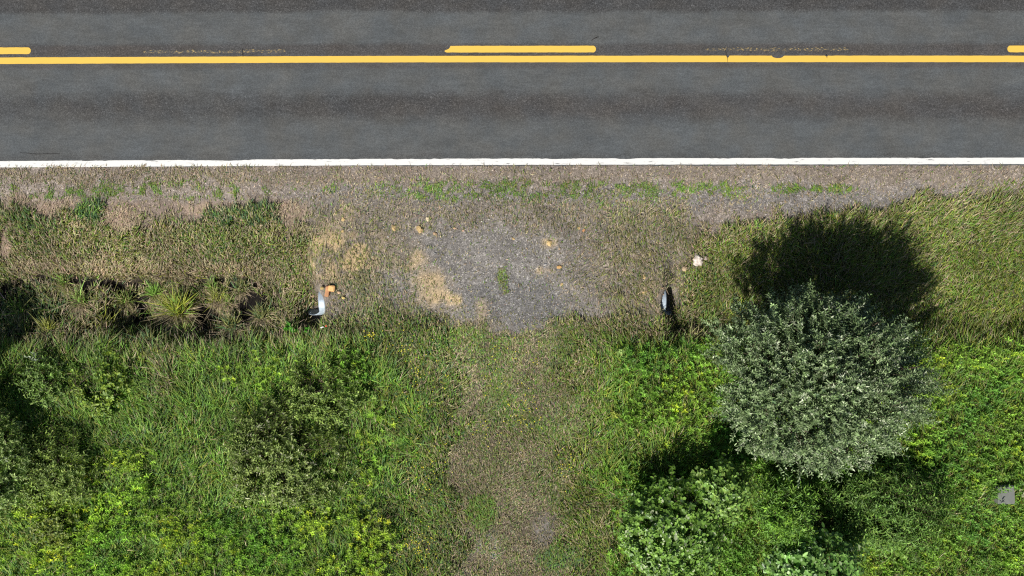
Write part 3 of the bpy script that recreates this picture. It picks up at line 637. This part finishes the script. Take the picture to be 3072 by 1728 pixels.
# ---------------------------------------------------------------- pebbles
ico = None
def rock_mesh(seed, sub=2, rough=.25):
    import bmesh
    bm = bmesh.new(); bmesh.ops.create_icosphere(bm, subdivisions=sub, radius=1.0)
    for v in bm.verts:
        d = v.co.normalized(); k = 1 + rough * mnoise.noise(d * 1.3 + Vector((seed * 3.1, 0, 0))) + rough * .6 * mnoise.noise(d * 3 + Vector((0, seed * 1.7, 0)))
        v.co = d * k
        # a few flat faces
        for q in range(5):
            ax = Vector((math.sin(seed * 2.3 + q * 2.1), math.cos(seed * 1.1 + q * 1.7), math.sin(seed + q))).normalized()
            e = v.co.dot(ax) - .72
            if e > 0: v.co -= ax * e * .85
    V = np.array([v.co[:] for v in bm.verts]); F = np.array([[w.index for w in f.verts] for f in bm.faces]); bm.free()
    return V, F
npb = 15000; pxs = rng.uniform(-13.5, 13.5, npb); pys = rng.uniform(-7.4, 3.0, npb)
Cg, Gg = ground_colour(pxs, pys); XX = pxs * S + 1536; YY = 864 - pys * S
core = blob(XX, YY, 1440, 790, 380, 170, .8); kp = rng.random(npb) < Gg ** 2 * (.25 + .75 * core) * (YY < 1000) + (Gg > .9) * (YY > 1000) * .5
pxs, pys = pxs[kp], pys[kp]; m = len(pxs); Cg = Cg[kp]
Vr, Fr = rock_mesh(3, 0, .1); s = np.exp(rng.normal(math.log(.0105), .38, m)); Fr = Fr
rot = rng.uniform(0, 6.28, m); cr, sr = np.cos(rot), np.sin(rot)
vx = Vr[None, :, 0] * s[:, None] * 1.3; vy = Vr[None, :, 1] * s[:, None]; vz = Vr[None, :, 2] * s[:, None] * .7
V = np.stack([pxs[:, None] + vx * cr[:, None] - vy * sr[:, None], pys[:, None] + vx * sr[:, None] + vy * cr[:, None], terrain(pxs, pys)[:, None] + vz + s[:, None] * .3], -1).reshape(-1, 3)
F = (np.arange(m)[:, None, None] * len(Vr) + Fr[None]).reshape(-1, 3)
pc = .76 * np.array([[.30, .30, .31], [.42, .40, .38], [.60, .58, .55], [.45, .33, .2], [.2, .2, .2]])[rng.choice(5, m, p=[.4, .25, .12, .08, .15])] * np.exp(rng.normal(0, .2, m))[:, None]
tag(np_mesh('gravel', V, F, M_stone, np.repeat(pc, len(Vr), 0), smooth=False), 'loose grey and pale gravel chips on the crossing and the shoulder', 'gravel', kind='stuff')

def rock(name, label, px, py, sx, sy, sz, colr, seed, rot=0., sink=.35, group=None, vari=.12, sub=3, cat='stone', rough=.25, lift=0):
    g = ground_at(px, py); V, F = rock_mesh(seed, sub, rough); V = V * [sx, sy, sz]
    c, s_ = math.cos(rot), math.sin(rot); V = np.stack([V[:, 0] * c - V[:, 1] * s_, V[:, 0] * s_ + V[:, 1] * c, V[:, 2]], 1)
    nn = fbm(V[:, 0] * 30 + seed, V[:, 1] * 30 + V[:, 2] * 20, 1.0, seed, 3)
    C = .78 * np.array(colr) * (1 + vari * 2 * nn)[:, None]
    o = np_mesh(name, V, F, M_stone, np.clip(C, .01, .95), smooth=False); o.location = g + Vector((0, 0, sz * (1 - sink) * .8 + lift))
    return tag(o, label, cat, group)
rock('boulder', 'large pale pinkish white rock on the grassy bank right of the crossing', 2092, 778, .125, .16, .09, (.64, .56, .50), 6, .3, vari=.5, lift=.03, rough=.38)
rock('stone', 'tan rounded stone beside the large pale rock', 2053, 806, .075, .065, .05, (.50, .38, .25), 9, .5, lift=.03)
rock('stone', 'small grey pink stone touching the right side of the large pale rock', 2114, 774, .05, .06, .05, (.42, .34, .31), 29, .9, vari=.3, lift=.05)
SAND = (.58, .42, .20)
for k, (a, b, r1, lab) in enumerate((
        (1283, 659, .055, 'pale oval stone, the highest of the stones above the crossing'),
        (1259, 689, .095, 'bright sandy yellow stone, broadest in the row above the gravel crossing'),
        (1181, 684, .070, 'elongated sandy stone left of the brightest yellow one'),
        (1305, 701, .060, 'thin flat brown stone right of the broadest yellow stone'),
        (1363, 684, .040, 'small pinkish stone in the row above the crossing, right of the thin flat stone'),
        (1389, 692, .030, 'tiny pink stone at the right end of the row above the crossing'),
        (1737, 684, .042, 'small yellow stone touching the orange one at the upper right of the crossing'),
        (1752, 691, .045, 'small orange stone at the upper right of the crossing'),
        (1540, 716, .035, 'tiny tan stone on the bare grey gravel'),
        (1648, 728, .075, 'flat sandy stone set in the grey gravel, upper right of the green tuft'),
        (1677, 801, .055, 'orange yellow stone right of the green tuft on the gravel'),
        (1685, 853, .040, 'pale yellow stone near the lower right of the gravel crossing'),
        (1030, 657, .055, 'pale yellow stone in the top left corner of the crossing'),
        (1028, 694, .040, 'cream stone below the one in the top left corner of the crossing'),
        (1949, 762, .045, 'cream stone in the dry grass between crossing and pale rock'),
        (1932, 832, .050, 'yellow stone in the dry grass above the right culvert mouth'),
        (1933, 877, .055, 'flat yellow stone left of the right culvert mouth'),
        (1849, 603, .030, 'small cream stone in the verge grass right of centre'),
        (1499, 1562, .045, 'lone tan stone on the track beside the round green patch'))):
    cc = {0: (.70, .58, .38), 3: (.40, .28, .17), 4: (.62, .42, .27), 5: (.6, .4, .3), 7: (.58, .30, .14), 10: (.62, .38, .15)}.get(k, SAND)
    rock('stone', lab, a, b, r1 * 1.05, r1 * .8, r1 * .38, cc, 40 + k, random.uniform(0, 3), lift=.002, sub=3, rough=.6, vari=.22)
# the broken brick and its neighbour at the left culvert mouth
def block(name, label, px, py, sx, sy, sz, colr, rot, z, tilt=(0, 0), cat='brick'):
    import bmesh
    bm = bmesh.new(); bmesh.ops.create_cube(bm, size=1.0)
    bmesh.ops.scale(bm, vec=(sx, sy, sz), verts=bm.verts)
    bmesh.ops.bevel(bm, geom=bm.edges[:], offset=min(sx, sy, sz) * .14, segments=2, affect='EDGES')
    bmesh.ops.subdivide_edges(bm, edges=[e for e in bm.edges if e.calc_length() > .04], cuts=3, use_grid_fill=True)
    for v in bm.verts: v.co += Vector((mnoise.noise(v.co * 25), mnoise.noise(v.co * 25 + Vector((5, 0, 0))), mnoise.noise(v.co * 25 + Vector((0, 5, 0))))) * .009
    me = bpy.data.meshes.new(name); bm.to_mesh(me)
    a = me.color_attributes.new('col', 'FLOAT_COLOR', 'POINT')
    for i, v in enumerate(me.vertices):
        k = 1 + .3 * mnoise.noise(v.co * 18); a.data[i].color = (colr[0] * k, colr[1] * k, colr[2] * k, 1)
    bm.free(); me.materials.append(M_stone); o = bpy.data.objects.new(name, me); col.objects.link(o)
    o.location = at(px, py, z); o.rotation_euler = (tilt[0], tilt[1], rot); return tag(o, label, cat)
zb = ground_at(995, 865).z
block('brick', 'orange squared stone with a dark gap above it, at the left culvert mouth', 996, 865, .165, .15, .12, (.68, .40, .17), -.1, zb + .05, (.1, -.1), 'stone')
block('brick', 'reddish long stone leaning against the orange squared one beside the left culvert mouth', 982, 874, .10, .27, .09, (.50, .26, .13), -.15, zb + .03, (.05, .15), 'stone')
rock('stone', 'small yellowish stone on top of the left culvert pipe beside the red one', 968, 864, .05, .045, .03, (.50, .38, .16), 61, lift=.05)
rock('stone', 'small bright yellow stone a step right of the left culvert mouth', 1031, 893, .045, .04, .03, (.60, .48, .18), 62, lift=.02)
rock('stone', 'cream orange stone just right of the orange squared stone', 1018, 877, .045, .04, .03, (.60, .42, .26), 63, lift=.02)

# ---------------------------------------------------------------- culvert
def culvert():
    root = empty('culvert', at(1478, 905, -.55)); tag(root, 'galvanised corrugated steel culvert pipe under the gravel crossing, both cut mouths showing', 'culvert')
    L0 = at(956, 895, -.15).x - root.location.x; L1 = at(1998, 895, -.15).x - root.location.x
    cy = at(0, 899, -.3).y - root.location.y; r = .38; zc = -.55 - root.location.z
    m, n, l, b = new_mat('galvanised_steel'); co = objco(n)
    t = noise_t(n, l, co, 14, 4, .6); l.new(ramp(n, l, t.outputs[0], [(.3, (.26, .32, .38)), (.7, (.42, .49, .56))]), b.inputs['Base Color'])
    b.inputs['Roughness'].default_value = .5; b.inputs['Metallic'].default_value = .15
    def shell(x0f, x1f, ra, rb, nx, amp, name):
        u = np.linspace(0, 1, nx); a = np.arange(48) / 48 * 2 * math.pi
        Vs = []
        for rr in (ra, rb):
            U, A = np.meshgrid(u, a, indexing='ij'); zz = rr * np.sin(A)
            x0 = x0f(zz); x1 = x1f(zz); xx = x0 + (x1 - x0) * U
            rr2 = rr + amp * np.sin(xx * 2 * math.pi / .068)
            Vs.append(np.stack([xx, cy + rr2 * np.cos(A), zc + rr2 * np.sin(A)], -1).reshape(-1, 3))
        V = np.concatenate(Vs); k = nx * 48; i = np.arange(nx - 1)[:, None] * 48; j = np.arange(48)[None]; j2 = (j + 1) % 48
        o1 = np.stack([i + j, i + j2, i + 48 + j2, i + 48 + j], -1).reshape(-1, 4); o2 = o1[:, ::-1] + k
        j = np.arange(48); j2 = (j + 1) % 48; c0 = np.stack([j, j + k, j2 + k, j2], 1); e = (nx - 1) * 48; c1 = np.stack([e + j, e + j2, e + j2 + k, e + j + k], 1)
        return np_mesh(name, V, np.concatenate([o1, o2, c0, c1]), m, parent=root)
    f = lambda z: np.clip((.25 - z), 0, .45) * .95                                      # the mouths are cut on the slant
    shell(lambda z: L0 + .03 - f(z), lambda z: L1 - .03 + f(z) * .8, r, r - .012, 900, .006, 'pipe')
    shell(lambda z: L0 - .012 - f(z), lambda z: L0 + .16 - f(z), r + .022, r + .008, 6, 0, 'end_band')
    shell(lambda z: L1 - .10 + f(z) * .8, lambda z: L1 + .012 + f(z) * .8, r + .022, r + .008, 6, 0, 'end_band')
culvert()

# ---------------------------------------------------------------- tussocks in the ditch
def tussock(px, py, n_, hgt, pal, wts, label, seed, rad=.10, leanb=1.0, azc=None):
    r = np.random.default_rng(seed); g = ground_at(px, py)
    k_ = seed - 100; root = empty('tussock', g); tag(root, label, 'tussock', 'grass tussocks in the ditch')
    for nm, frac, hh_, pl, wt in (('green_blades', .62, 1.0, pal[:2], wts[:2]), ('dead_blades', .38, .85, pal[2:], wts[2:])):
        k = int(n_ * frac * (1.4 if nm == 'green_blades' else 2.2)); a = r.uniform(0, 6.28, k); rr = rad * np.sqrt(r.random(k)); x = np.cos(a) * rr * 1.3; y = np.sin(a) * rr * 1.3
        az = a + r.normal(0, .5, k)
        if nm == 'dead_blades': az = -math.pi / 2 + r.normal(0, 1.0, k) if azc is None else azc + r.normal(0, .8, k)
        elif azc is None: az = np.where(r.random(k) < .8, math.pi / 2 + r.normal(0, .8, k), az)
        ln = np.abs(r.normal(.75, .3, k)) * leanb * (1.5 if nm == 'dead_blades' else 1)
        h_ = hgt * (1.05 if k_ == 0 else .72) * hh_ * r.uniform(.6, 1.15, k)
        pw = np.array(wt, float); pw /= pw.sum(); C = np.array(pl)[r.choice(len(pl), k, p=pw)] * np.exp(r.normal(0, .3, k))[:, None]; h_ = h_ * np.exp(r.normal(0, .3, k))
        blades(nm, x, y, h_, r.uniform(.011, .022, k), C * 1.15, ln, az, z=np.full(k, .02), parent=root, curl=.45)
    return root
YG = np.array([.28, .31, .04]); 
T = [(548, 935, 520, .50, [YG * .85, LUSH, TAN, PINK * .9], (3, 1, 3, 1), 'largest yellow green tussock, standing in the middle of the ditch', .13),
     (250, 905, 220, .45, [OLIVE, LUSH, TAN, PINK], (2, 1, 2, 1), 'leaning olive tussock at the dark left end of the ditch', .11),
     (330, 985, 260, .48, [OLIVE, YG * .8, TAN, PINK], (2, 1, 3, 1), 'straw skirted tussock left of the largest one, lowest in its row', .13),
     (155, 990, 200, .40, [OLIVE, YG * .7, TAN, PINK], (2, 2, 1, 1), 'yellowish tussock by the black shadow at the left edge', .10),
     (455, 1030, 220, .45, [OLIVE, BLUE, TAN, PINK], (1, 1, 3, 2), 'dead straw tussock on the near ditch edge below the largest one', .10),
     (470, 880, 160, .38, [LUSH, GREEN, TAN, OLIVE], (2, 2, 1, 1), 'bright green tuft under the overhanging bank', .07),
     (200, 850, 140, .36, [LUSH, OLIVE, TAN, OLIVE], (2, 2, 1, 1), 'green tuft on the upper edge of the ditch near its left end', .07),
     (660, 900, 200, .42, [OLIVE, YG * .8, TAN, PINK], (2, 1, 2, 2), 'straw and olive tussock right of the largest one', .12),
     (700, 985, 240, .42, [OLIVE, BLUE, TAN, PINK], (2, 1, 2, 3), 'pinkish dead tussock right of the largest one, lower in the ditch', .14),
     (790, 950, 220, .40, [OLIVE, BLUE, TAN, PINK], (2, 1, 2, 2), 'brown tussock between the ditch and the left culvert mouth', .13),
     (380, 900, 160, .38, [OLIVE, LUSH, TAN, OLIVE], (2, 1, 1, 1), 'short olive tussock left of the largest one beneath the bank', .10),
     (560, 1000, 160, .40, [OLIVE, LUSH, TAN, PINK], (2, 1, 1, 2), 'ragged tussock just below the largest one', .10),
     (924, 968, 120, .26, [TAN, OLIVE, TAN, PINK], (1, 1, 3, 1), 'pale straw tuft at the tip of the left culvert mouth', .06),
     (2075, 1025, 300, .36, [OLIVE, TAN, TAN, PINK], (1, 1, 3, 2), 'pale dead tussock below the right culvert mouth', .18),
     (2120, 975, 220, .36, [OLIVE, LUSH, TAN, PINK], (1, 1, 3, 2), 'straw tussock between the right culvert mouth and the silvery shrub', .15),
     (728, 868, 170, .34, [OLIVE, BLUE, TAN, PINK], (2, 1, 2, 2), 'small straw tussock in the dark hollow at the right end of the ditch', .12),
     (690, 905, 150, .30, [OLIVE, LUSH, TAN, PINK], (2, 1, 2, 2), 'small olive tussock just left of the dark hollow in the ditch', .10),
     (640, 860, 130, .30, [LUSH, OLIVE, TAN, OLIVE], (2, 2, 1, 1), 'short green tuft against the bank, up and right of the largest tussock', .08),
     (70, 935, 170, .40, [OLIVE, GREEN, TAN, OLIVE], (2, 2, 1, 1), 'shaded tuft inside the black shadow at the left edge', .12),
     (2215, 935, 160, .42, [LUSH, YG, TAN, OLIVE], (2, 2, 1, 1), 'fresh green tuft left of the silvery shrub in front of its shadow', .08)]
for k, (a, b, n_, hg, pal, wt, lab, rad) in enumerate(T): tussock(a, b, n_, hg, pal, wt, lab, 100 + k, rad)

# ---------------------------------------------------------------- single weeds that stand out
def weed(px, py, label, k, rad, hgt, colr, L, Wd, seed, shape=LANCE, nl=12, name='leafy_weed'):
    r = np.random.default_rng(seed); g = ground_at(px, py); root = empty(name, g); tag(root, label, 'weed', 'single leafy weeds in the grass')
    a = r.uniform(0, 6.28, k); rr = rad * np.sqrt(r.random(k)); x = np.cos(a) * rr; y = np.sin(a) * rr
    C = np.array(colr) * np.exp(r.normal(0, .15, k))[:, None]; hs = hgt * r.uniform(.8, 1.1, k)
    V, F, Cc = plant_field(x, y, hs, nl, np.full(k, L), np.full(k, Wd), C, shape, seed, z=np.zeros(k))
    np_mesh('leaves', V, F, M_leaf, Cc, root)
    V, F = tubes([np.array([[x[i], y[i], -.03], [x[i], y[i] + .03 * hs[i], hs[i] * .95]]) for i in range(k)], [np.array([.006, .003])] * k, 4)
    np_mesh('stems', V, F, M_leaf, np.tile([.10, .15, .04], (len(V), 1)), root)
BR = (.22, .36, .04); FR = (.10, .34, .035)
for k, q in enumerate((
        (878, 990, 'fresh green leafy weed at the ditch edge left of the litter', 7, .17, .34, FR, .10, .045, 1, OVAL),
        (932, 1000, 'smaller fresh green weed beside the white and red litter', 4, .10, .28, FR, .09, .04, 2, OVAL),
        (375, 1405, 'bright green weed in the grass right of the dull shrub in the left meadow', 5, .14, .6, BR, .11, .035, 3),
        (425, 1415, 'pale green star shaped weed in the middle of the left meadow grass', 3, .08, .6, (.2, .33, .07), .12, .03, 4),
        (455, 1478, 'slim yellow green weed below the star shaped one', 3, .07, .6, BR, .10, .028, 5),
        (458, 1555, 'yellow green weed with a pinkish flower head in the lower left meadow', 4, .10, .6, BR, .10, .03, 6),
        (648, 1565, 'lone bright weed in dark long grass left of the olive shrub', 3, .08, .6, BR, .10, .03, 7),
        (1122, 1180, 'broad pale leaved weed on the left border of the track', 3, .10, .5, (.26, .38, .08), .11, .035, 8),
        (1120, 1410, 'yellow green weed at the left border of the track, lower down', 4, .11, .5, BR, .11, .035, 9),
        (1088, 1300, 'small lime weed at the left border of the track', 3, .08, .5, BR, .09, .03, 10),
        (1855, 1050, 'single pale weed at the right border of the track', 3, .08, .45, (.28, .40, .12), .10, .04, 11),
        (1835, 1245, 'yellow leaved weed at the right border of the track', 3, .09, .45, (.36, .42, .07), .11, .035, 12),
        (2592, 1395, 'yellow green weed at the foot of the silvery shrub', 4, .12, .75, (.32, .40, .04), .12, .03, 13),
        (2670, 1625, 'broad pale leaf weed among the weeds in the bottom right', 3, .10, .7, (.24, .38, .08), .12, .07, 14, OVAL),
        (3050, 1465, 'pale cream leaved weed beside the grey slab', 4, .12, .85, (.62, .64, .40), .11, .06, 15, OVAL, 8),
        (138, 1075, 'pale grey flowering weed by the black shadow at the left edge', 3, .10, .75, (.38, .44, .34), .07, .03, 16))):
    weed(*q)

# ---------------------------------------------------------------- litter and the grey slab
def quadbox(name, label, px, py, sx, sy, sz, rot, z, colr, cat, rough=.5, bev=.2, tilt=(0, 0)):
    import bmesh
    m, n, l, b = new_mat(name + '_surface'); t = noise_t(n, l, objco(n), 9, 5, .6)
    l.new(ramp(n, l, t.outputs[0], [(.3, tuple(c * .88 for c in colr)), (.7, tuple(min(1, c * 1.1) for c in colr))]), b.inputs['Base Color']); b.inputs['Roughness'].default_value = rough
    bm = bmesh.new(); bmesh.ops.create_cube(bm, size=1.0); bmesh.ops.scale(bm, vec=(sx, sy, sz), verts=bm.verts)
    bmesh.ops.bevel(bm, geom=bm.edges[:], offset=min(sx, sy, sz) * bev, segments=3, affect='EDGES')
    me = bpy.data.meshes.new(name); bm.to_mesh(me); bm.free(); me.materials.append(m)
    o = bpy.data.objects.new(name, me); col.objects.link(o); o.location = at(px, py, z); o.rotation_euler = (tilt[0], tilt[1], rot)
    return tag(o, label, cat)
gz = ground_at(968, 980).z
quadbox('litter', 'small white scrap of litter lying in the grass below the left culvert mouth', 966, 982, .078, .030, .014, .35, gz + .14, (.85, .85, .84), 'litter', tilt=(.1, .1))
quadbox('litter', 'tiny red scrap of litter just right of the white one', 978, 978, .034, .036, .016, .6, gz + .14, (.80, .12, .06), 'litter')
gs = ground_at(3008, 1480).z
sl = quadbox('slab', 'grey weathered flat slab lying among the leafy weeds at the right edge', 3007, 1480, .42, .46, .36, .04, -.08, (.155, .165, .15), 'slab', .8, .06)
